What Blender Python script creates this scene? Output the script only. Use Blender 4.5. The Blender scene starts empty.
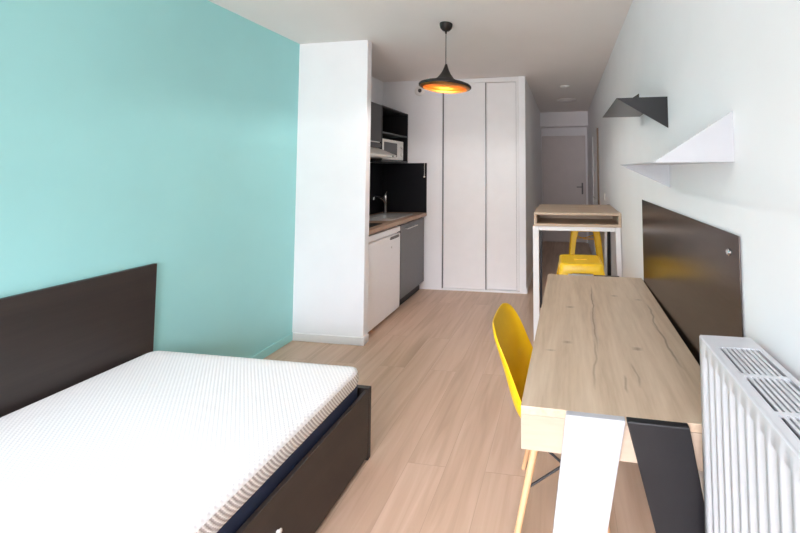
import bpy, bmesh, math
from mathutils import Vector, Matrix
C = bpy.context.scene.collection
PI = math.pi

# ------------------------------------------------------------------ materials
def nmat(name):
    m = bpy.data.materials.new(name); m.use_nodes = True
    nt = m.node_tree; b = nt.nodes['Principled BSDF']
    return m, nt, b
def N(nt, t, **kw):
    n = nt.nodes.new(t)
    for k, v in kw.items():
        if k in n.inputs.keys() if isinstance(k, str) else False: n.inputs[k].default_value = v
        else: setattr(n, k, v)
    return n
def L(nt, a, b): nt.links.new(a, b)
def srgb(r, g, b):
    f = lambda c: (c/255/12.92) if c/255 <= .04045 else ((c/255+.055)/1.055)**2.4
    return (f(r), f(g), f(b), 1)
def ramp(nt, stops):
    r = nt.nodes.new('ShaderNodeValToRGB'); e = r.color_ramp.elements
    while len(e) < len(stops): e.new(.5)
    for i, (p, c) in enumerate(stops): e[i].position = p; e[i].color = c
    return r
def math_(nt, op, a, b=None):
    n = nt.nodes.new('ShaderNodeMath'); n.operation = op
    for i, v in enumerate((a, b)):
        if v is None: continue
        if isinstance(v, (int, float)): n.inputs[i].default_value = v
        else: L(nt, v, n.inputs[i])
    return n.outputs[0]
def bump(nt, b, h, strength, dist=.01):
    n = nt.nodes.new('ShaderNodeBump'); n.inputs['Strength'].default_value = strength
    n.inputs['Distance'].default_value = dist; L(nt, h, n.inputs['Height']); L(nt, n.outputs[0], b.inputs['Normal'])
def plain(name, col, rough=.5, metal=0, var=.04, scale=30, bmp=.03, spec=.5, coat=0):
    """solid colour with a faint procedural mottling and grain"""
    m, nt, b = nmat(name)
    tc = nt.nodes.new('ShaderNodeTexCoord'); no = nt.nodes.new('ShaderNodeTexNoise')
    no.inputs['Scale'].default_value = scale; no.inputs['Detail'].default_value = 4
    L(nt, tc.outputs['Object'], no.inputs['Vector'])
    c = srgb(*col)
    r = ramp(nt, [(.3, tuple(x*(1-var) for x in c[:3])+(1,)), (.7, tuple(min(1, x*(1+var)) for x in c[:3])+(1,))])
    L(nt, no.outputs['Fac'], r.inputs['Fac']); L(nt, r.outputs[0], b.inputs['Base Color'])
    b.inputs['Roughness'].default_value = rough; b.inputs['Metallic'].default_value = metal
    b.inputs['Specular IOR Level'].default_value = spec; b.inputs['Coat Weight'].default_value = coat
    if bmp: bump(nt, b, no.outputs['Fac'], bmp, .004)
    return m

def wood(name, c1, c2, c3, along='y', rough=.45, crack=None, fine=1.0):
    m, nt, b = nmat(name)
    tc = nt.nodes.new('ShaderNodeTexCoord'); mp = nt.nodes.new('ShaderNodeMapping')
    L(nt, tc.outputs['Object'], mp.inputs['Vector'])
    s = {'x': (1.2, 14, 14), 'y': (14, 1.2, 14), 'z': (14, 14, 1.2)}[along]
    mp.inputs['Scale'].default_value = tuple(v*fine for v in s)
    n1 = N(nt, 'ShaderNodeTexNoise'); n1.inputs['Scale'].default_value = 1.0; n1.inputs['Detail'].default_value = 6; n1.inputs['Distortion'].default_value = .6
    L(nt, mp.outputs[0], n1.inputs['Vector'])
    n2 = N(nt, 'ShaderNodeTexNoise'); n2.inputs['Scale'].default_value = 7; n2.inputs['Detail'].default_value = 5
    L(nt, mp.outputs[0], n2.inputs['Vector'])
    r = ramp(nt, [(.28, srgb(*c1)), (.5, srgb(*c2)), (.72, srgb(*c3))])
    f = math_(nt, 'ADD', math_(nt, 'MULTIPLY', n1.outputs['Fac'], .72), math_(nt, 'MULTIPLY', n2.outputs['Fac'], .28))
    L(nt, f, r.inputs['Fac']); out = r.outputs[0]
    if crack:
        sp = nt.nodes.new('ShaderNodeSeparateXYZ'); L(nt, tc.outputs['Object'], sp.inputs[0])
        nw = N(nt, 'ShaderNodeTexNoise'); nw.inputs['Scale'].default_value = 5; nw.inputs['Detail'].default_value = 4; L(nt, tc.outputs['Object'], nw.inputs['Vector'])
        wob = math_(nt, 'MULTIPLY', math_(nt, 'SUBTRACT', nw.outputs['Fac'], .5), .05)
        tot = None
        for (x0, sl, ya, yb, w, amt) in crack:
            # signed distance in x from a wandering line along the board, faded at its ends
            line = math_(nt, 'ADD', math_(nt, 'ADD', math_(nt, 'MULTIPLY', sp.outputs[1], sl), x0), wob)
            d = math_(nt, 'ABSOLUTE', math_(nt, 'SUBTRACT', sp.outputs[0], line))
            a = N(nt, 'ShaderNodeMapRange'); a.inputs[1].default_value = 0; a.inputs[2].default_value = w; a.inputs[3].default_value = amt; a.inputs[4].default_value = 0
            L(nt, d, a.inputs[0])
            yc, yh = (ya+yb)/2, abs(yb-ya)/2
            e = N(nt, 'ShaderNodeMapRange'); e.inputs[1].default_value = yh*.55; e.inputs[2].default_value = yh; e.inputs[3].default_value = 1; e.inputs[4].default_value = 0
            L(nt, math_(nt, 'ABSOLUTE', math_(nt, 'SUBTRACT', sp.outputs[1], yc)), e.inputs[0])
            v = math_(nt, 'MULTIPLY', a.outputs[0], e.outputs[0])
            tot = v if tot is None else math_(nt, 'MAXIMUM', tot, v)
        mx = nt.nodes.new('ShaderNodeMix'); mx.data_type = 'RGBA'
        L(nt, tot, mx.inputs[0]); L(nt, out, mx.inputs[6]); mx.inputs[7].default_value = srgb(105, 88, 72)
        out = mx.outputs[2]
    L(nt, out, b.inputs['Base Color']); b.inputs['Roughness'].default_value = rough
    bump(nt, b, n2.outputs['Fac'], .05, .003)
    return m

def floor_mat():
    m, nt, b = nmat('plank_floor')
    tc = nt.nodes.new('ShaderNodeTexCoord'); mp = nt.nodes.new('ShaderNodeMapping')
    mp.inputs['Rotation'].default_value = (0, 0, PI/2); L(nt, tc.outputs['Object'], mp.inputs['Vector'])
    br = nt.nodes.new('ShaderNodeTexBrick'); br.offset = .37; br.offset_frequency = 2
    for k, v in (('Scale', 1), ('Brick Width', 1.25), ('Row Height', .19), ('Mortar Size', .0012), ('Mortar Smooth', .3), ('Bias', 0)): br.inputs[k].default_value = v
    br.inputs['Color1'].default_value = (0, 0, 0, 1); br.inputs['Color2'].default_value = (1, 1, 1, 1); br.inputs['Mortar'].default_value = (.5, .5, .5, 1)
    L(nt, mp.outputs[0], br.inputs['Vector'])
    mp2 = nt.nodes.new('ShaderNodeMapping'); mp2.inputs['Scale'].default_value = (16, 1.3, 1); L(nt, tc.outputs['Object'], mp2.inputs['Vector'])
    off = nt.nodes.new('ShaderNodeVectorMath'); off.operation = 'ADD'; L(nt, mp2.outputs[0], off.inputs[0])
    sc = nt.nodes.new('ShaderNodeVectorMath'); sc.operation = 'SCALE'; sc.inputs['Scale'].default_value = 7; L(nt, br.outputs['Color'], sc.inputs[0]); L(nt, sc.outputs[0], off.inputs[1])
    n1 = N(nt, 'ShaderNodeTexNoise'); n1.inputs['Scale'].default_value = 1; n1.inputs['Detail'].default_value = 7; n1.inputs['Distortion'].default_value = .9; L(nt, off.outputs[0], n1.inputs['Vector'])
    sp = nt.nodes.new('ShaderNodeSeparateColor'); L(nt, br.outputs['Color'], sp.inputs[0])
    f = math_(nt, 'ADD', math_(nt, 'MULTIPLY', n1.outputs['Fac'], .75), math_(nt, 'ADD', math_(nt, 'MULTIPLY', sp.outputs[0], .12), .05))
    r = ramp(nt, [(.25, srgb(174, 147, 124)), (.47, srgb(196, 167, 145)), (.72, srgb(212, 186, 166))])
    L(nt, f, r.inputs['Fac'])
    mx = nt.nodes.new('ShaderNodeMix'); mx.data_type = 'RGBA'; L(nt, math_(nt, 'MULTIPLY', br.outputs['Fac'], .32), mx.inputs[0]); L(nt, r.outputs[0], mx.inputs[6]); mx.inputs[7].default_value = srgb(110, 85, 68)
    L(nt, mx.outputs[2], b.inputs['Base Color'])
    b.inputs['Roughness'].default_value = .42
    bump(nt, b, math_(nt, 'SUBTRACT', n1.outputs['Fac'], br.outputs['Fac']), .05, .003)
    return m

def knit_mat(name, side):
    m, nt, b = nmat(name)
    tc = nt.nodes.new('ShaderNodeTexCoord'); sp = nt.nodes.new('ShaderNodeSeparateXYZ'); L(nt, tc.outputs['Object'], sp.inputs[0])
    k = 2*PI/(.014 if side else .019)
    if side:   # diagonal striped border
        u = math_(nt, 'ADD', math_(nt, 'ADD', sp.outputs[0], sp.outputs[1]), math_(nt, 'MULTIPLY', sp.outputs[2], .75))
        h = math_(nt, 'SINE', math_(nt, 'MULTIPLY', u, k))
        h2 = math_(nt, 'SINE', math_(nt, 'MULTIPLY', sp.outputs[2], 2*PI/.009))
        hh = math_(nt, 'ADD', h, math_(nt, 'MULTIPLY', h2, .35))
        r = ramp(nt, [(.25, srgb(186, 178, 176)), (.75, srgb(236, 233, 231))])
    else:
        a = math_(nt, 'SINE', math_(nt, 'MULTIPLY', sp.outputs[0], k))
        c = math_(nt, 'SINE', math_(nt, 'MULTIPLY', sp.outputs[1], k))
        hh = math_(nt, 'MULTIPLY', a, c)
        r = ramp(nt, [(.1, srgb(224, 224, 228)), (.6, srgb(242, 242, 243))])
    hn = math_(nt, 'ADD', math_(nt, 'MULTIPLY', hh, .5), .5)
    L(nt, hn, r.inputs['Fac']); L(nt, r.outputs[0], b.inputs['Base Color'])
    b.inputs['Roughness'].default_value = .9; b.inputs['Specular IOR Level'].default_value = .15
    bump(nt, b, hn, .55, .0018)
    return m

WHITE = plain('white_paint', (237, 237, 239), .75, var=.015, scale=4, bmp=.02, spec=.25)
CEIL = plain('ceiling_paint', (230, 226, 223), .85, var=.012, scale=3, bmp=.02, spec=.2)
TEAL = plain('teal_paint', (160, 217, 217), .62, var=.02, scale=3, bmp=.02, spec=.3)
FLOOR = floor_mat()
BOARDW = plain('white_skirting', (232, 232, 232), .5, var=.01)
DOORW = plain('white_door_panel', (236, 235, 235), .45, var=.015, scale=8)
HALLDOOR = plain('entrance_door_paint', (212, 205, 203), .5, var=.02, scale=6)
TRIMB = plain('brown_door_trim', (120, 98, 80), .5)
ALU = plain('aluminium_track', (120, 120, 122), .35, .9)
OAK = wood('desk_oak', (176, 152, 127), (203, 181, 156), (218, 199, 176), 'y', .42,
           crack=[(.215, .03, .30, 1.10, .005, .8), (.215, .03, .32, .80, .016, .35), (.205, .03, .10, .45, .006, .45), (.445, .06, .50, .85, .006, .6), (.51, -.06, .25, .62, .007, .7),
                  (.137, .0, .725, .751, .022, .55), (.118, .0, .375, .399, .022, .5), (.363, .0, .912, .934, .020, .55), (.373, .0, .360, .388, .020, .6), (.473, .0, .873, .893, .02, .5), (.06, .0, .31, .325, .02, .4), (.30, .0, .10, .2, .006, .5), (.345, -.04, .13, .28, .005, .45)])
OAKX = wood('desk_oak_end', (178, 157, 137), (190, 170, 150), (202, 184, 165), 'x', .42)
OAKB = wood('bar_oak', (166, 142, 120), (190, 167, 144), (204, 183, 162), 'x', .45)
WORK = wood('worktop_oak', (146, 118, 98), (172, 142, 120), (188, 160, 138), 'y', .4)
BEECH = wood('beech_leg', (205, 160, 118), (222, 178, 134), (232, 192, 150), 'z', .4, fine=2)
WMET = plain('white_metal_toned_down', (186, 188, 193), .35, var=.01)  # white paint darkened to offset the strong window light on near pieces
BARW = plain('white_metal_lifted', (228, 228, 229), .4, var=.01)  # same white paint, lightened to make up for dimmer light at the bar table
WRAD = plain('radiator_enamel', (206, 208, 213), .28, var=.01)
BMET = plain('black_metal', (24, 24, 28), .4, var=.05, bmp=.05)
BSHELF = plain('black_shelf_metal', (30, 31, 33), .32, var=.04)
DARKIN = plain('dark_interior', (30, 30, 32), .7)
BROWN = wood('wenge_board', (40, 34, 33), (47, 40, 38), (54, 46, 43), 'y', .42)
NAVY = plain('navy_band', (30, 40, 66), .8)
KNIT = knit_mat('knit_top', False)
KNITS = knit_mat('knit_side', True)
YEL = plain('yellow_plastic', (246, 200, 14), .38, var=.02)
YELM = plain('yellow_metal', (253, 204, 34), .32, var=.02)
KBLACK = plain('black_laminate', (24, 24, 27), .5)
KSPL = plain('black_splash_panel', (16, 17, 22), .35)
KGREY = plain('grey_laminate', (104, 104, 106), .35)
KDGREY = plain('dark_grey_laminate', (66, 66, 67), .45)
STEEL = plain('brushed_steel', (205, 203, 200), .32, 1.0, bmp=.05)
SINKM = plain('sink_steel', (214, 212, 210), .42, .8, bmp=.03)
CHROME = plain('chrome', (214, 214, 214), .1, 1.0, bmp=0)
FRIDGE = plain('fridge_enamel', (242, 241, 243), .3, var=.01)
MWW = plain('microwave_white', (222, 220, 216), .35)
MWGL = plain('microwave_window', (80, 80, 82), .2)
HOODM = plain('hood_enamel', (196, 192, 186), .35)
GOLD = plain('gold_leaf_inside', (170, 118, 62), .38, 1.0, var=.15, scale=60, bmp=.25)
LAMPB = plain('black_lamp_shell', (40, 34, 32), .55, .3, bmp=.1, scale=80)
BULB = plain('frosted_bulb', (240, 232, 214), .3)
GREYP = plain('grey_plastic', (112, 110, 110), .5)
WPL = plain('white_plastic', (230, 228, 224), .45)

def bronze():
    m, nt, b = nmat('bronze_plate')
    tc = nt.nodes.new('ShaderNodeTexCoord'); mp = nt.nodes.new('ShaderNodeMapping'); mp.inputs['Scale'].default_value = (4, 4, 120)
    L(nt, tc.outputs['Object'], mp.inputs['Vector'])
    n = N(nt, 'ShaderNodeTexNoise'); n.inputs['Scale'].default_value = 3; n.inputs['Detail'].default_value = 5; L(nt, mp.outputs[0], n.inputs['Vector'])
    r = ramp(nt, [(.3, srgb(92, 84, 81)), (.7, srgb(108, 99, 95))]); L(nt, n.outputs['Fac'], r.inputs['Fac']); L(nt, r.outputs[0], b.inputs['Base Color'])
    b.inputs['Metallic'].default_value = 1; b.inputs['Roughness'].default_value = .24
    b.inputs['Anisotropic'].default_value = .0
    return m
BRONZE = bronze()
def glass():
    m, nt, b = nmat('window_glass')
    t = nt.nodes.new('ShaderNodeBsdfTransparent'); g = nt.nodes.new('ShaderNodeBsdfGlossy'); g.inputs['Roughness'].default_value = .02
    lw = nt.nodes.new('ShaderNodeFresnel'); lw.inputs['IOR'].default_value = 1.45
    mx = nt.nodes.new('ShaderNodeMixShader'); L(nt, lw.outputs[0], mx.inputs[0]); L(nt, t.outputs[0], mx.inputs[1]); L(nt, g.outputs[0], mx.inputs[2])
    L(nt, mx.outputs[0], nt.nodes['Material Output'].inputs['Surface'])
    return m
GLASS = glass()

# ------------------------------------------------------------------ mesh building
class MB:
    def __init__(s): s.bm = bmesh.new()
    def box(s, x0, x1, y0, y1, z0, z1):
        v = [s.bm.verts.new((x, y, z)) for x in (x0, x1) for y in (y0, y1) for z in (z0, z1)]
        for f in ((0, 1, 3, 2), (4, 6, 7, 5), (0, 4, 5, 1), (2, 3, 7, 6), (0, 2, 6, 4), (1, 5, 7, 3)): s.bm.faces.new([v[i] for i in f])
        return s
    def prism(s, pts, axis, a, b):
        """polygon in the plane perpendicular to axis, extruded a..b"""
        def P(p, t):
            return {'x': (t, p[0], p[1]), 'y': (p[0], t, p[1]), 'z': (p[0], p[1], t)}[axis]
        A = [s.bm.verts.new(P(p, a)) for p in pts]; B = [s.bm.verts.new(P(p, b)) for p in pts]
        s.bm.faces.new(A); s.bm.faces.new(B[::-1])
        for i in range(len(pts)): j = (i+1) % len(pts); s.bm.faces.new((A[i], A[j], B[j], B[i]))
        return s
    def loft(s, rings, cap=True, closed=True):
        R = [[s.bm.verts.new(p) for p in r] for r in rings]; n = len(R[0])
        for a, b in zip(R, R[1:]):
            for i in range(n if closed else n-1): j = (i+1) % n; s.bm.faces.new((a[i], a[j], b[j], b[i]))
        if cap and closed: s.bm.faces.new(R[0][::-1]); s.bm.faces.new(R[-1])
        return s
    def tube(s, pts, r, n=12, r1=None):
        pts = [Vector(p) for p in pts]; rings = []; m = len(pts)
        up = None
        for i, p in enumerate(pts):
            t = (pts[min(i+1, m-1)]-pts[max(i-1, 0)]).normalized()
            if up is None: up = t.orthogonal().normalized()
            up = (up - t*up.dot(t)).normalized(); q = t.cross(up)
            rr = r if r1 is None else r+(r1-r)*i/(m-1)
            rings.append([p+up*math.cos(2*PI*k/n)*rr+q*math.sin(2*PI*k/n)*rr for k in range(n)])
        return s.loft(rings)
    def lathe(s, prof, c=(0, 0, 0), n=40, axis='z', cap=True):
        rings = []
        for (r, h) in prof:
            ring = []
            for k in range(n):
                a = 2*PI*k/n; u, v = r*math.cos(a), r*math.sin(a)
                ring.append({'z': (c[0]+u, c[1]+v, c[2]+h), 'y': (c[0]+u, c[1]+h, c[2]+v), 'x': (c[0]+h, c[1]+u, c[2]+v)}[axis])
            rings.append(ring)
        return s.loft(rings, cap)
    def tilt(s, c, axis, deg):
        bmesh.ops.rotate(s.bm, verts=s.bm.verts, cent=Vector(c), matrix=Matrix.Rotation(math.radians(deg), 3, axis)); return s
    def build(s, name, mat, parent=None, world=True, bevel=0, smooth=False, seg=2, subsurf=0, solid=0):
        bm = s.bm
        if parent is not None and world:
            q = parent; tot = Vector((0, 0, 0))
            while q is not None: tot += q.location; q = q.parent
            bmesh.ops.translate(bm, vec=-tot, verts=bm.verts)
        bmesh.ops.recalc_face_normals(bm, faces=bm.faces)
        me = bpy.data.meshes.new(name); bm.to_mesh(me); bm.free()
        me.materials.append(mat); o = bpy.data.objects.new(name, me); C.objects.link(o)
        if parent is not None: o.parent = parent
        if smooth:
            for p in me.polygons: p.use_smooth = True
        if solid:
            md = o.modifiers.new('Solidify', 'SOLIDIFY'); md.thickness = solid; md.offset = 0
        if bevel:
            md = o.modifiers.new('Bevel', 'BEVEL'); md.width = bevel; md.segments = seg; md.limit_method = 'ANGLE'; md.angle_limit = math.radians(40)
            md.harden_normals = False
        if subsurf:
            md = o.modifiers.new('Subsurf', 'SUBSURF'); md.levels = subsurf; md.render_levels = subsurf
        if smooth and not subsurf:
            try:
                me.set_sharp_from_angle(angle=math.radians(38))
            except Exception: pass
        return o

def tag(o, label, cat, group=None):
    o['label'] = label; o['category'] = cat
    if group: o['group'] = group
    return o
def thing(name, loc, label, cat, rz=0, group=None):
    o = bpy.data.objects.new(name, None); o.empty_display_size = .1; C.objects.link(o)
    o.location = loc; o.rotation_euler = (0, 0, rz)
    return tag(o, label, cat, group)
def struct(o): o['kind'] = 'structure'; return o
def box(*a): return MB().box(*a)
def dup(root, loc, rz, label):
    r = root.copy(); C.objects.link(r); r.location = loc; r.rotation_euler = (0, 0, rz); r['label'] = label
    for ch in list(root.children):
        c = ch.copy(); C.objects.link(c); c.parent = r
        for g in list(ch.children):
            d = g.copy(); C.objects.link(d); d.parent = c
    return r

# ------------------------------------------------------------------ room dimensions
XL, XR, H = -2.25, .455, 2.5
YP, YPB = 2.763, 2.832         # partition beside the kitchen
XP = -1.615
XK = -2.203                    # kitchen niche wall
YW = 4.141                     # wardrobe face
XH = -.438                     # hall left wall
YD = 7.14
YF = -2.3                      # window wall

struct(box(XL-.15, XR+.15, YF-.15, YD+.15, -.12, 0).build('floor', FLOOR))
struct(box(XL-.15, XR+.15, YF-.15, YD+.15, H, H+.12).build('ceiling', CEIL))
struct(box(XL-.15, XL, YF, YP, 0, H).build('wall_left', TEAL))
struct(box(XR, XR+.15, YF, YD, 0, H).build('wall_right', WHITE))
struct(box(XL-.15, XP, YP, YPB, -.01, H+.01).build('wall_partition', WHITE, bevel=.006))
struct(box(XL-.15, XK, YPB, YW+.1, 0, H).build('wall_kitchen', WHITE))
struct(box(XK, -1.434, YW, YW+.1, 0, H).build('wall_kitchen_back', WHITE))
struct(box(-.515, XH, YW, YD+.01, -.01, H+.01).build('wall_hall', WHITE, bevel=.004))
# entrance wall with its opening
m = MB().box(-.515, -.425, YD, YD+.1, 0, H).box(.415, XR+.15, YD, YD+.1, 0, 2.23).box(-.425, .415, YD, YD+.1, 2.07, 2.23)
m.box(-.425, .415, YD+.07, YD+.1, 0, 2.07)  # unseen backing added to stop daylight leaking in under the door
struct(m.build('wall_back', WHITE))
struct(box(XH, XR, 6.86, YD+.1, 2.23, H).build('trim_1', WHITE))     # soffit above the entrance
# window wall behind the camera
WX0, WX1, WZ0, WZ1 = -2.2, .41, .05, 2.45
m = MB().box(XL-.15, WX0, YF-.15, YF, 0, H).box(WX1, XR+.15, YF-.15, YF, 0, H).box(WX0, WX1, YF-.15, YF, 0, WZ0).box(WX0, WX1, YF-.15, YF, WZ1, H)
struct(m.build('wall_front', WHITE))
wr = bpy.data.objects.new('window_1', None); C.objects.link(wr); wr.location = (WX0, YF-.08, WZ0); struct(wr)
m = MB(); xm = (WX0+WX1)/2
m.box(WX0, WX1, YF-.11, YF-.05, WZ0, WZ0+.06).box(WX0, WX1, YF-.11, YF-.05, WZ1-.06, WZ1)
for x in (WX0, xm-.045, WX1-.06): m.box(x, x+(.09 if x == xm-.045 else .06), YF-.11, YF-.05, WZ0+.06, WZ1-.06)
m.build('window_frame', WPL, wr, bevel=.004)
for a, b_ in ((WX0+.06, xm-.045), (xm+.045, WX1-.06)): box(a, b_, YF-.084, YF-.078, WZ0+.06, WZ1-.06).build('window_pane', GLASS, wr)

# baseboards
BH = .065
def bb(name, pts, mat): struct(MB().box(*pts).build(name, mat, bevel=.004))
bb('baseboard_left', (XL, XL+.012, YF, YP, 0, BH), TEAL)
m = MB().box(XL+.012, XP+.012, YP-.012, YP, 0, BH).box(XP, XP+.012, YP, YPB-.004, 0, BH)
struct(m.build('baseboard_partition', BOARDW, bevel=.004))
bb('baseboard_right', (XR-.012, XR, YF, 4.80, 0, BH), BOARDW)
bb('baseboard_right_hall', (XR-.012, XR, 5.70, YD, 0, BH), BOARDW)
bb('baseboard_hall', (XH, XH+.012, YW, YD, 0, BH), BOARDW)

# entrance door (far end of the hall)
dr = bpy.data.objects.new('door_1', None); C.objects.link(dr); dr.location = (-.0, YD, 0); struct(dr)
box(-.40, .39, YD+.012, YD+.05, .006, 2.045).build('door_leaf', HALLDOOR, dr, bevel=.002)
m = MB().box(-.425, -.40, YD-.012, YD+.06, 0, 2.07).box(.39, .415, YD-.012, YD+.06, 0, 2.07).box(-.40, .39, YD-.012, YD+.06, 2.045, 2.07)
m.build('door_frame', HALLDOOR, dr, bevel=.003)
h = box(.335, .365, YD+.004, YD+.012, .93, 1.15).build('handle_plate', GREYP, dr, bevel=.002)
m = MB().tube([(.35, YD+.006, 1.07), (.35, YD-.045, 1.07), (.34, YD-.052, 1.07), (.24, YD-.052, 1.07)], .009)
m.build('door_handle', GREYP, dr, smooth=True)
MB().lathe([(.011, 0), (.011, -.006), (.005, -.006)], (-.02, YD+.012, 1.5), 16, 'y').build('peephole', STEEL, dr)
# side door in the right hall wall, seen at a glancing angle
d2 = bpy.data.objects.new('door_2', None); C.objects.link(d2); d2.location = (XR, 5.25, 0); struct(d2)
m = MB().box(XR-.020, XR-.0005, 4.86, 4.93, 0, 1.95).box(XR-.020, XR-.0005, 5.62, 5.68, 0, 1.95).box(XR-.020, XR-.0005, 4.93, 5.62, 1.90, 1.95)
m.build('door_frame', BOARDW, d2, bevel=.003)
box(XR-.024, XR-.0005, 4.850, 4.8595, .006, 1.955).build('seal_strip', TRIMB, d2)
box(XR-.010, XR-.0005, 4.93, 5.62, .006, 1.90).build('door_leaf', DOORW, d2, bevel=.002)
MB().tube([(XR-.012, 4.96, 1.03), (XR-.055, 4.96, 1.03), (XR-.06, 4.97, 1.03), (XR-.06, 5.07, 1.03)], .008).build('door_handle', STEEL, d2, smooth=True)

# ------------------------------------------------------------------ wardrobe
w = thing('wardrobe', (-.975, YW, 0), 'tall white built-in wardrobe with sliding doors, between the kitchen and the hall', 'wardrobe')
m = MB().box(-1.434, -1.416, YW+.075, YW+.6, 0, H-.005).box(-.533, -.515, YW+.075, YW+.6, 0, H-.005).box(-1.416, -.533, YW+.58, YW+.6, 0, H-.005)
m.build('carcass', WHITE, w)
box(-1.434, -.515, YW+.0, YW+.07, 2.445, H-.002).build('header', BOARDW, w, bevel=.002)
box(-.545, -.515, YW-.004, YW+.07, .03, 2.445).build('end_frame', BOARDW, w, bevel=.002)
box(-1.434, -.515, YW-.004, YW+.07, 0, .022).build('floor_track', BOARDW, w, bevel=.002)
box(-1.434, -.905, YW+.012, YW+.030, .024, 2.443).build('sliding_door', DOORW, w, bevel=.001)
box(-.93, -.552, YW+.042, YW+.060, .024, 2.443).build('sliding_door', DOORW, w, bevel=.001)
box(-1.436, -1.424, YW-.006, YW+.011, .022, 2.443).build('door_edge_profile', ALU, w)
box(-.915, -.905, YW+.004, YW+.0118, .024, 2.443).build('door_edge_profile', ALU, w)
box(-.5515, -.5455, YW+.03, YW+.066, .024, 2.443).build('door_edge_profile', DARKIN, w)

# ------------------------------------------------------------------ kitchen
KX = -1.65
box_ = thing('worktop', (-1.9, 3.5, .862), 'light wood kitchen worktop running over the fridge and grey cabinet', 'worktop')
m = MB()
SX0, SX1, SY0, SY1 = -2.10, -1.73, 3.40, 3.97      # sink cut-out
m.box(XK, -1.63, 2.834, SY0, .862, .90).box(XK, -1.63, SY1, YW-.002, .862, .90).box(XK, SX0, SY0, SY1, .862, .90).box(SX1, -1.63, SY0, SY1, .862, .90)
m.build('board', WORK, box_)
box(-1.6298, -1.628, 2.834, YW-.002, .863, .899).build('front_edge', WORK, box_)
sp = thing('splashback', (XK, 3.5, .90), 'black splashback panels around the kitchen worktop and sink', 'splashback')
box(XK, XK+.008, 2.834, YW-.008, .901, 1.493).build('side_panel', KSPL, sp)
box(XK, -1.63, YW-.008, YW, .901, 1.492).build('back_panel', KSPL, sp)
cd = thing('pull_cord', (-1.655, YW-.016, 1.49), 'thin pale cord with a white bead hanging on the black splashback', 'cord')
MB().tube([(-1.655, YW-.016, 1.492), (-1.655, YW-.016, 1.335)], .0025, 8).build('cord', WPL, cd)
MB().lathe([(.002, .011), (.009, .006), (.011, 0), (.009, -.006), (.002, -.011)], (-1.655, YW-.02, 1.328), 14).build('bead', WPL, cd, smooth=True)
# sink
sk = thing('kitchen_sink', (-1.92, 3.78, .90), 'round-cornered steel sink with ribbed drainer set into the worktop', 'sink')
def rrect(x0, x1, y0, y1, r, z, n=6):
    P = []
    for cx, cy, a0 in ((x1-r, y1-r, 0), (x0+r, y1-r, 90), (x0+r, y0+r, 180), (x1-r, y0+r, 270)):
        for i in range(n+1): a = math.radians(a0+90*i/n); P.append((cx+r*math.cos(a), cy+r*math.sin(a), z))
    return P
bx0, bx1, by0, by1 = SX0+.025, SX1-.025, SY1-.33, SY1-.03
m = MB()
m.loft([rrect(SX0-.02, SX1+.02, SY0-.02, SY1+.02, .06, .901), rrect(SX0-.015, SX1+.015, SY0-.015, SY1+.015, .055, .906),
        rrect(SX0+.004, SX1-.004, SY0+.004, SY1-.004, .04, .904), rrect(SX0+.01, SX1-.01, SY0+.01, SY1-.01, .04, .896)], cap=False)
m.build('rim', SINKM, sk, smooth=True)
m = MB().loft([rrect(bx0-.017, bx1+.017, by0-.004, by1+.022, .05, .897), rrect(bx0, bx1, by0, by1, .05, .893), rrect(bx0+.01, bx1-.01, by0+.01, by1-.01, .05, .77), rrect(bx0+.05, bx1-.05, by0+.05, by1-.05, .04, .76)], cap=False)
m.bm.faces.new([v for v in list(m.bm.verts)[-28:]])
m.build('bowl', SINKM, sk, smooth=True, solid=.001)
m = MB().box(SX0+.008, SX1-.008, SY0+.008, by0-.004, .889, .895)
m.build('drainer', SINKM, sk)
m = MB()
for i in range(7):
    x = SX0+.055+i*.044; m.tube([(x, SY0+.03, .895), (x, by0-.03, .895)], .006, 8)
m.build('drainer_ribs', SINKM, sk, smooth=True)
fc = thing('mixer_tap', (-2.10, 4.03, .906), 'chrome mixer tap with an angled spout behind the kitchen sink', 'tap')
MB().lathe([(.026, 0), (.026, .008), (.020, .012), (.019, .15), (.021, .155), (.021, .20), (.014, .215)], (-2.10, 4.03, .9005), 20).build('tap_body', CHROME, fc, smooth=True)
MB().tube([(-2.10, 4.03, 1.02), (-2.09, 3.95, 1.07), (-2.075, 3.84, 1.105), (-2.06, 3.70, 1.118), (-2.055, 3.68, 1.108), (-2.055, 3.675, 1.085)], .011, 12).build('spout', CHROME, fc, smooth=True)
MB().tube([(-2.10, 4.03, 1.112), (-2.10, 4.04, 1.135), (-2.08, 4.03, 1.16)], .008, 10).build('lever', CHROME, fc, smooth=True)
hb = thing('hob', (-1.9, 3.05, .9), 'black two-ring cooking hob set in the worktop near the partition', 'hob')
box(-2.10, -1.70, 2.93, 3.215, .9005, .907).build('hob_plate', KBLACK, hb, bevel=.003)
for x in (-2.0, -1.81): MB().lathe([(.075, 0), (.075, .006), (.068, .008)], (x, 3.07, .907), 32).build('hotplate', DARKIN, hb)
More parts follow.
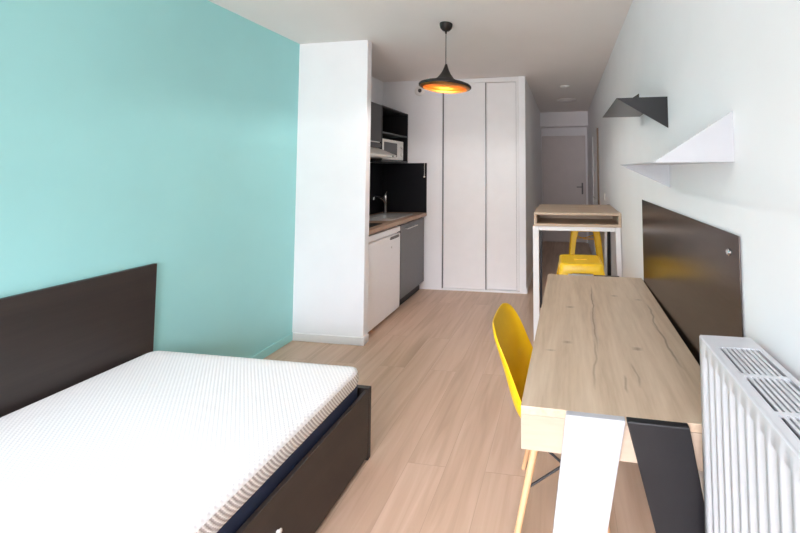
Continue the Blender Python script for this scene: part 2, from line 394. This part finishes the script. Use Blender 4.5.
# fridge
fr = thing('fridge', (-1.93, 3.2, 0), 'low white fridge under the worktop beside the partition', 'fridge')
box(-2.17, KX-.035, 2.854, 3.49, .03, .825).build('fridge_body', FRIDGE, fr, bevel=.004)
d = box(KX-.032, KX, 2.854, 3.49, .035, .775).build('fridge_door', FRIDGE, fr, bevel=.008, smooth=True)
box(-2.17, KX, 2.854, 3.49, .789, .843).build('fridge_top', FRIDGE, fr, bevel=.006)
m = MB().prism([(3.26, .748), (3.28, .765), (3.44, .765), (3.46, .748), (3.44, .738), (3.28, .738)], 'x', KX, KX+.003); m.build('recess_shade', GREYP, d)  # flat grey plate paints the shade of the grip recess
MB().lathe([(.010, 0), (.010, .002)], (KX, 3.30, .665), 16, 'x').build('badge', STEEL, fr)
for x in (-2.12, -1.72):
    for y in (2.87, 3.45): MB().lathe([(.018, 0), (.018, .031)], (x, y, 0), 12).build('foot', DARKIN, fr)
# base cabinet
bc = thing('base_cabinet', (-1.93, 3.8, 0), 'grey kitchen base cabinet with a steel bar handle under the sink', 'cabinet')
m = MB().box(-2.18, KX-.02, 3.502, 3.52, .1, .858).box(-2.18, KX-.02, 4.10, 4.118, .1, .858).box(-2.18, KX-.02, 3.52, 4.10, .1, .118).box(-2.18, -2.165, 3.52, 4.10, .118, .858)
m.build('carcass', KDGREY, bc)
box(KX-.019, KX, 3.503, 4.117, .102, .845).build('cabinet_door', KGREY, bc, bevel=.0015)
m = MB().tube([(KX, 3.60, .795), (KX+.03, 3.60, .795)], .005, 8).tube([(KX, 3.84, .795), (KX+.03, 3.84, .795)], .005, 8).tube([(KX+.03, 3.585, .795), (KX+.03, 3.855, .795)], .006, 10)
m.build('bar_handle', STEEL, bc, smooth=True)
box(-1.72, -1.705, 3.502, 4.118, 0, .098).build('plinth', KBLACK, bc)
# wall cabinet with door
FX = -1.874
wc = thing('wall_cabinet', (-2.04, 3.19, 1.64), 'dark grey closed wall cabinet above the cooker hood', 'cabinet')
m = MB().box(XK, FX-.02, 2.837, 2.852, 1.64, 2.086).box(XK, FX-.02, 3.482, 3.497, 1.64, 2.086).box(XK, FX-.02, 2.852, 3.482, 2.071, 2.086).box(XK, FX-.02, 2.852, 3.482, 1.64, 1.655).box(XK, XK+.008, 2.852, 3.482, 1.655, 2.071)
m.build('carcass', KBLACK, wc)
box(FX-.019, FX, 2.838, 3.496, 1.70, 2.085).build('cabinet_door', KDGREY, wc, bevel=.0015)
box(FX-.019, FX-.002, 2.838, 3.496, 1.64, 1.685).build('lower_strip', KDGREY, wc)
box(FX-.004, FX+.012, 2.95, 3.44, 1.688, 1.697).build('edge_handle', STEEL, wc)
# hood
hd = thing('cooker_hood', (-2.0, 3.19, 1.53), 'pale grey slanted cooker hood below the dark grey wall cabinet', 'hood')
m = MB().prism([(XK+.01, 1.535), (-1.70, 1.535), (-1.70, 1.558), (-1.85, 1.618), (-1.90, 1.638), (XK+.01, 1.638)], 'y', 2.838, 3.485)
m.build('hood_body', HOODM, hd, bevel=.004)
box(-1.97, -1.74, 2.95, 3.44, 1.528, 1.535).build('grease_filter', STEEL, hd)
MB().lathe([(.008, 0), (.008, .008)], (-1.70, 3.40, 1.546), 10, 'x').build('switch', KBLACK, hd)
# open shelf unit
ou = thing('open_shelf_unit', (-2.04, 3.8, 1.512), 'black open wall shelf unit holding the microwave', 'shelf unit')
m = MB().box(XK, FX, 3.500, 3.516, 1.497, 2.088).box(XK, FX, 4.12, 4.136, 1.497, 2.088).box(XK, FX, 3.516, 4.12, 2.072, 2.088).box(XK, XK+.008, 3.516, 4.12, 1.513, 2.072)
m.build('carcass', KBLACK, ou)
box(XK, FX, 3.516, 4.12, 1.497, 1.513).build('shelf_board', KDGREY, ou); box(XK+.008, FX, 3.516, 4.12, 1.797, 1.815).build('shelf_board', KDGREY, ou)
# microwave
MX = -1.90
mw = thing('microwave', (-2.03, 3.82, 1.513), 'white microwave oven with two knobs in the open black shelf unit', 'microwave')
box(-2.17, MX-.012, 3.56, 4.075, 1.521, 1.747).build('casing', MWW, mw, bevel=.005)
box(MX-.012, MX, 3.562, 3.955, 1.523, 1.745).build('oven_door', MWW, mw, bevel=.003)
box(MX, MX+.002, 3.60, 3.905, 1.555, 1.713).build('door_window', MWGL, mw)
box(MX-.012, MX-.001, 3.957, 4.073, 1.523, 1.745).build('control_panel', MWW, mw, bevel=.003)
for z in (1.680, 1.590): MB().lathe([(.024, 0), (.022, .016), (.018, .018)], (MX-.001, 4.015, z), 20, 'x').build('knob', WPL, mw, smooth=True)
for x in (-2.14, -1.94):
    for y in (3.59, 4.04): MB().lathe([(.01, 0), (.01, .008)], (x, y, 1.513), 10).build('foot', DARKIN, mw)

# ------------------------------------------------------------------ bed
BX1 = -.955
bd = thing('bed_frame', (-1.6, .75, 0), 'dark brown low bed frame around the white mattress', 'bed')
box(BX1-.022, BX1-.002, -.27, 1.693, .02, .332).build('side_board', BROWN, bd, bevel=.002)
box(-2.225, BX1, 1.694, 1.718, 0, .338).build('end_board', BROWN, bd, bevel=.002)
box(-2.225, BX1, -.295, -.27, 0, .335).build('end_board', BROWN, bd, bevel=.002)
box(-2.225, -2.20, -.268, 1.693, .02, .325).build('side_board', BROWN, bd, bevel=.002)
m = MB()
for i in range(14): y = -.2+i*.14; m.box(-2.2, BX1-.022, y, y+.07, .165, .185)
m.build('slats', BEECH, bd)
MB().lathe([(.005, 0), (.005, .005), (.009, .008), (.009, .012), (.004, .015)], (BX1-.002, 1.13, .206), 16, 'x').build('knob', WPL, bd, smooth=True)['label'] = 'small cream knob'
hp = box(XL+.002, -2.227, -.3, 1.706, .0, .896).build('headboard', BROWN, None, bevel=.002)
tag(hp, 'long dark brown board on the teal wall behind the bed', 'headboard')
mt = thing('mattress', (-1.6, .75, .19), 'white knitted mattress with navy lower band lying in the brown bed frame', 'mattress')
mx0, mx1, my0, my1 = -2.195, -.990, -.23, 1.687
def mring(ins, z, r=.05): return rrect(mx0+ins, mx1-ins, my0+ins, my1-ins, max(r-ins, .01), z, 6)
m = MB().loft([mring(.0, .186), mring(0, .372)], cap=True); m.build('navy_base', NAVY, mt, smooth=True)
m = MB().loft([mring(.002, .373), mring(-.003, .385), mring(-.004, .41), mring(0, .432)], cap=False); m.build('side_border', KNITS, mt, smooth=True)
m = MB().loft([mring(0, .432), mring(.004, .441), mring(.012, .447), mring(.028, .4505), mring(.06, .452)], cap=True); m.build('knitted_top', KNIT, mt, smooth=True)

# ------------------------------------------------------------------ desk
DA = -.016
dk = thing('desk', (-.124, 1.010, 0), 'oak-topped desk with one white and one black slanted leg, by the radiator', 'desk', DA)
DW, DL, DZ = .552, 1.262, .76
box(0, DW, 0, DL, DZ-.022, DZ).build('tabletop', OAK, dk, False, bevel=.0015)
m = MB().box(.0, DW, 0, .02, DZ-.114, DZ-.0225).box(0, DW, DL-.02, DL, DZ-.114, DZ-.0225).box(0, .02, .02, DL-.02, DZ-.114, DZ-.0225).box(DW-.02, DW, .02, DL-.02, DZ-.114, DZ-.0225).box(.02, DW-.02, .02, DL-.02, DZ-.114, DZ-.098)
m.build('apron_box', OAKX, dk, False, bevel=.001)
def legs(y0, y1, flip=False):
    zt = DZ+.001
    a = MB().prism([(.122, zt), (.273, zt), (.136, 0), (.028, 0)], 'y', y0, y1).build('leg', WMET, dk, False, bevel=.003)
    b_ = MB().prism([(.275, zt), (.426, zt), (.551, 0), (.463, 0)], 'y', y0, y1).build('leg', BMET, dk, False, bevel=.003)
    a['label'] = 'white metal leg'; b_['label'] = 'black metal leg'
legs(-.021, -.0005); legs(DL+.0005, DL+.021)

# bronze plate behind the desk
wp = thing('wall_panel', (XR, 1.6, .6), 'dark bronze metal panel on the white wall behind the desk', 'wall panel')
box(XR-.006, XR-.003, 1.028, 2.212, .68, 1.227).build('plate', BRONZE, wp, bevel=.001)
for y in (1.09,):
    for z in (1.173, .74): MB().lathe([(.010, -.002), (.010, -.008), (.007, -.011), (.002, -.011)], (XR, y, z), 16, 'x').build('screw', CHROME, wp, smooth=True)

# ------------------------------------------------------------------ bar table
bt = thing('bar_table', (.1, 3.38, 0), 'high oak bar table with a hollow top and white front legs, before the hall', 'bar table')
ax0, ax1, ay0, ay1, az = -.252, .452, 3.02, 3.75, 1.05
box(ax0, ax1, ay0, ay1, az-.02, az).build('tabletop', OAKB, bt, bevel=.003)
box(ax0, ax1, ay0, ay1, az-.114, az-.092).build('lower_board', OAKB, bt, bevel=.003)
for x0, x1 in ((ax0, ax0+.022), (ax1-.022, ax1)): box(x0, x1, ay0, ay1, az-.0918, az-.0202).build('side_panel', OAKB, bt, bevel=.001)
box(ax0+.022, ax1-.022, ay0+.35, ay0+.365, az-.0918, az-.0202).build('inner_panel', OAKB, bt)
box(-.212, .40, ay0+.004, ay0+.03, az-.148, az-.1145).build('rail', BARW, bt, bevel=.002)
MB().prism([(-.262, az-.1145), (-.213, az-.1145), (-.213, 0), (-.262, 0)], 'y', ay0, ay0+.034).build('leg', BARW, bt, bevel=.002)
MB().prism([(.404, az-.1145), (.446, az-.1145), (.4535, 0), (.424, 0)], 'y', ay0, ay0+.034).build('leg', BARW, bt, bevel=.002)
a = MB().prism([(-.252, az+.001), (-.226, az+.001), (-.235, 0), (-.26, 0)], 'y', ay1+.0005, ay1+.022).build('leg', BMET, bt, bevel=.002)
b_ = MB().prism([(.428, az+.001), (.452, az+.001), (.453, 0), (.412, 0)], 'y', ay1+.0005, ay1+.022).build('leg', BMET, bt, bevel=.002)
a['label'] = b_['label'] = 'black metal leg'
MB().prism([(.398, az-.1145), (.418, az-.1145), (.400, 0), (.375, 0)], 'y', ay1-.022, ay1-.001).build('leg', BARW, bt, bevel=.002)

# ------------------------------------------------------------------ stools
def make_stool(loc, rz, label):
    t = thing('bar_stool', loc, label, 'stool', rz, 'yellow metal stools at the bar table')
    n = 7; hs = .152; zt = .742
    def ring(h, z, r): return rrect(-h, h, -h, h, r, z, n)
    out = ring(hs-.014, zt, .03); K = len(out)
    slot = []
    for p in out:
        a = math.atan2(p[1], p[0]); cx_, sy_ = math.cos(a), math.sin(a)
        slot.append(((.036*(1 if cx_ > 0 else -1)*min(1, abs(cx_)*1.6)+.011*cx_), .011*sy_/max(abs(sy_), .55) if abs(sy_) < .55 else .011*(1 if sy_ > 0 else -1), zt-.003))
    slot2 = [(p[0]*.96, p[1]*.9, p[2]-.006) for p in slot]
    mid = ring(.09, zt-.003, .03)
    m = MB().loft([slot2, slot, mid, ring(hs-.03, zt-.003, .03), out, ring(hs-.005, zt-.004, .033), ring(hs, zt-.012, .035), ring(hs+.006, zt-.062, .037), ring(hs+.003, zt-.063, .037), ring(hs-.003, zt-.012, .033)], cap=False)
    m.build('seat', YELM, t, False, smooth=True)
    # folded sheet legs at the corners, spreading and tapering downward
    for sx in (-1, 1):
        for sy in (-1, 1):
            rings = []
            for z, c, wd in ((zt-.055, hs+.005, .075), (.6, hs+.022, .066), (.4, hs+.040, .056), (.2, hs+.058, .046), (.012, hs+.074, .036)):
                o = c; th = .004; r = .014
                pr = [(o, o-wd), (o, o-r), (o-r*.3, o-r*.3), (o-r, o), (o-wd, o), (o-wd, o-th), (o-r, o-th), (o-r*.3-th*.7, o-r*.3-th*.7), (o-th, o-r), (o-th, o-wd)]
                rings.append([(sx*px, sy*py, z) for px, py in pr])
            lg = MB().loft(rings).build('leg', YELM, t, False)
            c = hs+.074
            MB().box(min(sx*(c-.034), sx*(c+.001)), max(sx*(c-.034), sx*(c+.001)), min(sy*(c-.034), sy*(c+.001)), max(sy*(c-.034), sy*(c+.001)), 0, .013).build('foot_cap', DARKIN, lg, False)
    # cross brace and foot rails
    e = hs+.012
    for s in (-1, 1):
        MB().tube([(-e, -s*e, .60), (0, 0, .572+.008*s), (e, s*e, .60)], .0055, 8).build('cross_brace', YELM, t, False, smooth=True)
    q = hs+.056
    for s in (-1, 1):
        box(-q+.012, q-.012, s*q-.004, s*q, .235, .26).build('foot_rail', YELM, t, False)
        box(s*q-.004, s*q, -q+.012, q-.012, .235, .26).build('foot_rail', YELM, t, False)
    return t
st = make_stool((.112, 2.755, 0), .02, 'nearer yellow metal stool, its slotted seat showing below the bar table')
dup(st, (.245, 4.50, 0), .0, 'farther yellow metal stool behind the bar table, only its legs showing')

# ------------------------------------------------------------------ shell chair
def make_chair(loc, rz):
    t = thing('shell_chair', loc, 'yellow plastic shell chair with wooden legs tucked under the desk', 'chair', rz)
    prof = [(.235, .405), (.225, .43), (.18, .448), (.10, .445), (.02, .432), (-.06, .424), (-.13, .430), (-.180, .455), (-.208, .50), (-.224, .56), (-.242, .63), (-.262, .70), (-.278, .745), (-.288, .778), (-.294, .796)]
    hw = [.13, .17, .205, .225, .232, .232, .228, .222, .214, .212, .206, .200, .186, .160, .105]
    curl = [.0, .008, .022, .042, .060, .075, .088, .088, .076, .064, .054, .044, .034, .024, .014]
    m = MB(); rings = []; nu = 16
    P = [Vector((a, 0, b)) for a, b in prof]
    for i, p in enumerate(P):
        tg = (P[min(i+1, len(P)-1)]-P[max(i-1, 0)]).normalized()
        nr = Vector((tg.z, 0, -tg.x))          # towards the sitter
        if nr.z < 0 and i < 7: nr = -nr
        if i >= 7 and nr.x < 0: nr = -nr
        row = []
        for k in range(nu+1):
            u = -1+2*k/nu
            row.append(p+Vector((0, math.sin(u*1.25)/math.sin(1.25)*hw[i], 0))+nr*curl[i]*abs(u)**2.4)
        rings.append(row)
    m.loft(rings, cap=False, closed=False)
    m.build('shell', YEL, t, False, smooth=True, solid=.007, subsurf=2)
    feet = {(sx, sy): Vector((.155 if sx > 0 else -.205, sy*.225, 0)) for sx in (-1, 1) for sy in (-1, 1)}
    tops = {(sx, sy): Vector((sx*.105-.01, sy*.125, .385)) for sx in (-1, 1) for sy in (-1, 1)}
    for k in feet: MB().tube([feet[k], feet[k].lerp(tops[k], .5), tops[k]], .0105, 14, .0155).build('leg', BEECH, t, False, smooth=True)
    m = MB()
    for s in (-1, 1):
        m.tube([(-.115, s*.125, .385), (-.01, s*.11, .405), (.095, s*.125, .385)], .006, 8)
        m.tube([(s*.105-.01, -.125, .385), (s*.09-.01, 0, .408), (s*.105-.01, .125, .385)], .006, 8)
        for sy in (-1, 1): m.tube([(s*.07, sy*.09, .40), (s*.07, sy*.09, .425)], .012, 10)
    m.build('seat_mount', BMET, t, False, smooth=True)
    m = MB()
    for sx in (-1, 1):
        for sy in (-1, 1):
            a = feet[(sx, sy)].lerp(tops[(sx, sy)], .62); b_ = tops[(-sx, sy)]; m.tube([a, b_], .0045, 8)
            b_ = tops[(sx, -sy)]; m.tube([a, b_], .0045, 8)
    m.build('wire_brace', BMET, t, False, smooth=True)
    return t
make_chair((.0, 1.535, 0), 0)

# ------------------------------------------------------------------ folded metal wall shelves
def fold_shelf(name, mat, y0, y1, z, dep, near_dz, far_dz, label):
    t = thing(name, (XR, (y0+y1)/2, z), label, 'wall shelf')
    th = .003; xo = XR-dep
    box(xo, XR-.0005, y0, y1, z-th/2, z+th/2).build('shelf_plate', mat, t)
    def tri(y, dz, nm):
        pts = [(xo, z), (XR-.0005, z), (XR-.0005, z+dz)]
        MB().prism(pts, 'y', y, y+th).build(nm, mat, t)
    tri(y0-th, near_dz, 'end_bracket'); tri(y1, far_dz, 'end_bracket')
    return t
fold_shelf('folded_shelf', BSHELF, 1.66, 2.25, 1.722, .218, -.138, .140, 'small black folded metal shelf high on the white wall')
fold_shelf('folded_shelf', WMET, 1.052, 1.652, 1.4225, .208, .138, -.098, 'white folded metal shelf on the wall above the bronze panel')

# ------------------------------------------------------------------ radiator
rd = thing('radiator', (.37, .43, .1), 'white panel radiator with ribbed front and slotted top grille, beside the desk', 'radiator')
rx0, rx1, ry0, ry1, rz0, rz1 = .3215, .436, -.12, .957, .12, 1.0
# ribbed front sheet (plan section repeated along y)
pts = []; pitch = .034; y = ry1-.028
top = []
pts.append((rx0+.0, ry1)); pts.append((rx0, ry1-.014))
while y > ry0+.05:
    for dy, dx in ((0, .0), (.004, .005), (.008, .007), (.014, .007), (.018, .005), (.022, 0)): pts.append((rx0+dx, y-dy))
    y -= pitch
pts.append((rx0, ry0))
def sheet(z, k): return [(rx0+(px-rx0)*k, py, z) for px, py in pts]
m = MB().loft([sheet(rz0, 0), sheet(rz0+.035, 0), sheet(rz0+.055, 1), sheet(rz1-.046, 1), sheet(rz1-.034, 0), sheet(rz1-.004, 0), [(rx0+.004, py, rz1) for px, py in pts]], cap=False, closed=False)
m.build('front_panel', WRAD, rd, smooth=True, solid=.0015)
box(rx0+.03, rx0+.034, ry0+.01, ry1-.02, rz0+.03, rz1-.05).build('convector_plate', WRAD, rd)
box(rx1-.012, rx1-.002, ry0+.01, ry1-.02, rz0+.01, rz1-.03).build('rear_panel', WRAD, rd)
for ya, yb in ((ry1-.002, ry1), (ry0, ry0+.002)): box(rx0+.002, rx1, ya, yb, rz0+.02, rz1).build('side_cover', WRAD, rd, bevel=.0008)
g = MB(); gx0, gx1 = rx0+.020, rx1-.012
g.box(rx0+.003, gx0, ry0+.002, ry1-.002, rz1-.003, rz1).box(gx1, rx1, ry0+.002, ry1-.002, rz1-.003, rz1)
g.box(gx0, gx1, ry1-.058, ry1-.002, rz1-.003, rz1).box(gx0, gx1, ry0+.002, ry0+.05, rz1-.003, rz1)
y = ry1-.170
while y > ry0+.08: g.box(gx0, gx1, y-.005, y+.005, rz1-.0045, rz1-.0005); y -= .113
ns = 8
for i in range(1, ns):
    x = gx0+(gx1-gx0)*i/ns; g.box(x-.0028, x+.0028, ry0+.05, ry1-.058, rz1-.004, rz1-.001)
g.build('top_grille', WRAD, rd)
for yy in (.05, .80):
    m = MB().box(rx1-.002, XR-.0005, yy, yy+.03, rz0+.1, rz1-.12); m.build('wall_bracket', WRAD, rd)

# ------------------------------------------------------------------ pendant lamp
lx, ly = -.862, 2.55
lp = thing('pendant_lamp', (lx, ly, 2.5), 'black flared pendant lamp with gold inside hanging from the ceiling', 'lamp')
MB().lathe([(.048, 0), (.048, -.012), (.042, -.034), (.028, -.05), (.010, -.057), (.006, -.075)], (lx, ly, 2.4998), 28).build('ceiling_rose', LAMPB, lp, smooth=True)
MB().tube([(lx, ly, 2.43), (lx, ly, 2.19)], .0028, 8).build('cable', LAMPB, lp)
outer = [(.007, .162), (.013, .143), (.023, .115), (.038, .085), (.062, .054), (.095, .032), (.13, .022), (.165, .015), (.186, .007), (.191, .0)]
MB().lathe(outer, (lx, ly, 2.032), 56, cap=False).tilt((lx, ly, 2.12), 'Y', 2.2).build('lamp_shade', LAMPB, lp, smooth=True)
inner = [(.005, .150), (.011, .136), (.021, .111), (.036, .081), (.060, .050), (.093, .028), (.13, .018), (.163, .011), (.183, .003), (.187, -.003), (.185, -.010), (.180, -.018), (.160, -.024)]
MB().lathe(inner, (lx, ly, 2.032), 56, cap=False).tilt((lx, ly, 2.12), 'Y', 2.2).build('gold_lining', GOLD, lp, smooth=True)['label'] = 'gold inner lining'
MB().lathe([(.1915, .001), (.193, -.004), (.191, -.012), (.187, -.015), (.186, -.008)], (lx, ly, 2.032), 56, cap=False).tilt((lx, ly, 2.12), 'Y', 2.2).build('rim', LAMPB, lp, smooth=True)
MB().lathe([(.010, .105), (.011, .08), (.017, .07), (.022, .055), (.018, .04), (.010, .032), (.002, .03)], (lx, ly, 2.032), 24).tilt((lx, ly, 2.12), 'Y', 2.2).build('bulb', BULB, lp, smooth=True)

pb = bpy.data.lights.new('pendant_bulb', 'POINT'); pb.energy = 5.5; pb.shadow_soft_size = .02; pb.color = (1, .98, .96)
pbo = bpy.data.objects.new('pendant_bulb', pb); C.objects.link(pbo); pbo.location = (lx, ly, 2.040)
# ------------------------------------------------------------------ small fittings
av = thing('air_vent', (-1.73, YW, 2.372), 'round white air vent with dark centre on the wall behind the lamp', 'vent')
MB().lathe([(.062, 0), (.062, -.008), (.052, -.016), (.026, -.018)], (-1.73, YW-.0005, 2.372), 32, 'y').build('vent_ring', WPL, av, smooth=True)
MB().lathe([(.024, -.018), (.022, -.026), (.010, -.028)], (-1.72, YW-.0005, 2.372), 20, 'y').build('vent_centre', KDGREY, av, smooth=True)
s1 = MB().lathe([(.062, 0), (.060, -.010), (.045, -.020), (.02, -.024)], (.026, 4.73, 2.4995), 28).build('ceiling_fitting', WPL, None, smooth=True)
tag(s1, 'small bright round fitting on the hall ceiling, nearer of two', 'ceiling fitting')
s2 = thing('ceiling_disc', (.06, 5.69, 2.5), 'wide flat round disc on the hall ceiling near the entrance door', 'ceiling fitting')
MB().lathe([(.155, 0), (.152, -.012), (.13, -.018)], (.06, 5.69, 2.4995), 36).build('disc', HALLDOOR, s2, smooth=True)
MB().lathe([(.10, -.018), (.095, -.026), (.05, -.03)], (.06, 5.69, 2.4995), 36).build('centre_cap', HALLDOOR, s2, smooth=True)
sw = thing('light_switch', (XR, 4.20, 1.10), 'small white light switch on the hall wall beyond the bar table', 'switch')
box(XR-.009, XR-.0005, 4.16, 4.24, 1.06, 1.14).build('switch_plate', WPL, sw, bevel=.002)
box(XR-.013, XR-.009, 4.175, 4.225, 1.075, 1.125).build('rocker', WPL, sw, bevel=.001)

# ------------------------------------------------------------------ daylight
wd = bpy.data.worlds.new('sky'); bpy.context.scene.world = wd; wd.use_nodes = True
nt = wd.node_tree; bg = nt.nodes['Background']
tc = nt.nodes.new('ShaderNodeTexCoord'); sp_ = nt.nodes.new('ShaderNodeSeparateXYZ'); L(nt, tc.outputs['Generated'], sp_.inputs[0])
mr = nt.nodes.new('ShaderNodeMapRange'); mr.inputs[1].default_value = -1; mr.inputs[2].default_value = 1; L(nt, sp_.outputs[2], mr.inputs[0])
r = ramp(nt, [(.0, (.20, .19, .18, 1)), (.595, (.19, .18, .19, 1)), (.64, (.62, .613, .68, 1)), (.70, (.86, .852, .93, 1)), (.78, (1, .993, 1.08, 1))]); L(nt, mr.outputs[0], r.inputs[0])
L(nt, r.outputs[0], bg.inputs[0]); bg.inputs[1].default_value = 12.5
pl = bpy.data.lights.new('window_portal', 'AREA'); pl.shape = 'RECTANGLE'; pl.size = WX1-WX0; pl.size_y = WZ1-WZ0; pl.cycles.is_portal = True
po = bpy.data.objects.new('window_portal', pl); C.objects.link(po); po.location = ((WX0+WX1)/2, YF-.14, (WZ0+WZ1)/2); po.rotation_euler = (PI/2, 0, PI)
po.rotation_euler = (-PI/2, 0, PI)

# ------------------------------------------------------------------ camera (16 mm, shifted, measured from the photograph's perspective)
cam = bpy.data.cameras.new('camera'); co = bpy.data.objects.new('camera', cam); C.objects.link(co)
f, cx, cy, yaw, pt, ro, hgt = 360.1456, 509.7454, 151.8537, .149, .0508, -.0042, 1.4019
cam.sensor_width = 36; cam.lens = f*36/800; cam.clip_start = .02
cam.shift_x = (400-cx)/800; cam.shift_y = (cy-266.5)/800
c, s = math.cos(yaw), math.sin(yaw)
fw = Vector((-s*math.cos(pt), c*math.cos(pt), math.sin(pt))); r0 = Vector((c, s, 0)); u0 = r0.cross(fw)
r2 = r0*math.cos(ro)+u0*math.sin(ro); u2 = -r0*math.sin(ro)+u0*math.cos(ro)
M = Matrix((r2, u2, -fw)).transposed().to_4x4(); M.translation = (0, 0, hgt); co.matrix_world = M
S = bpy.context.scene; S.camera = co
S.view_settings.view_transform = 'Standard'; S.view_settings.look = 'None'; S.view_settings.gamma = 1; S.view_settings.exposure = 1.76
S.cycles.max_bounces = 10; S.cycles.diffuse_bounces = 7; S.cycles.use_denoising = True
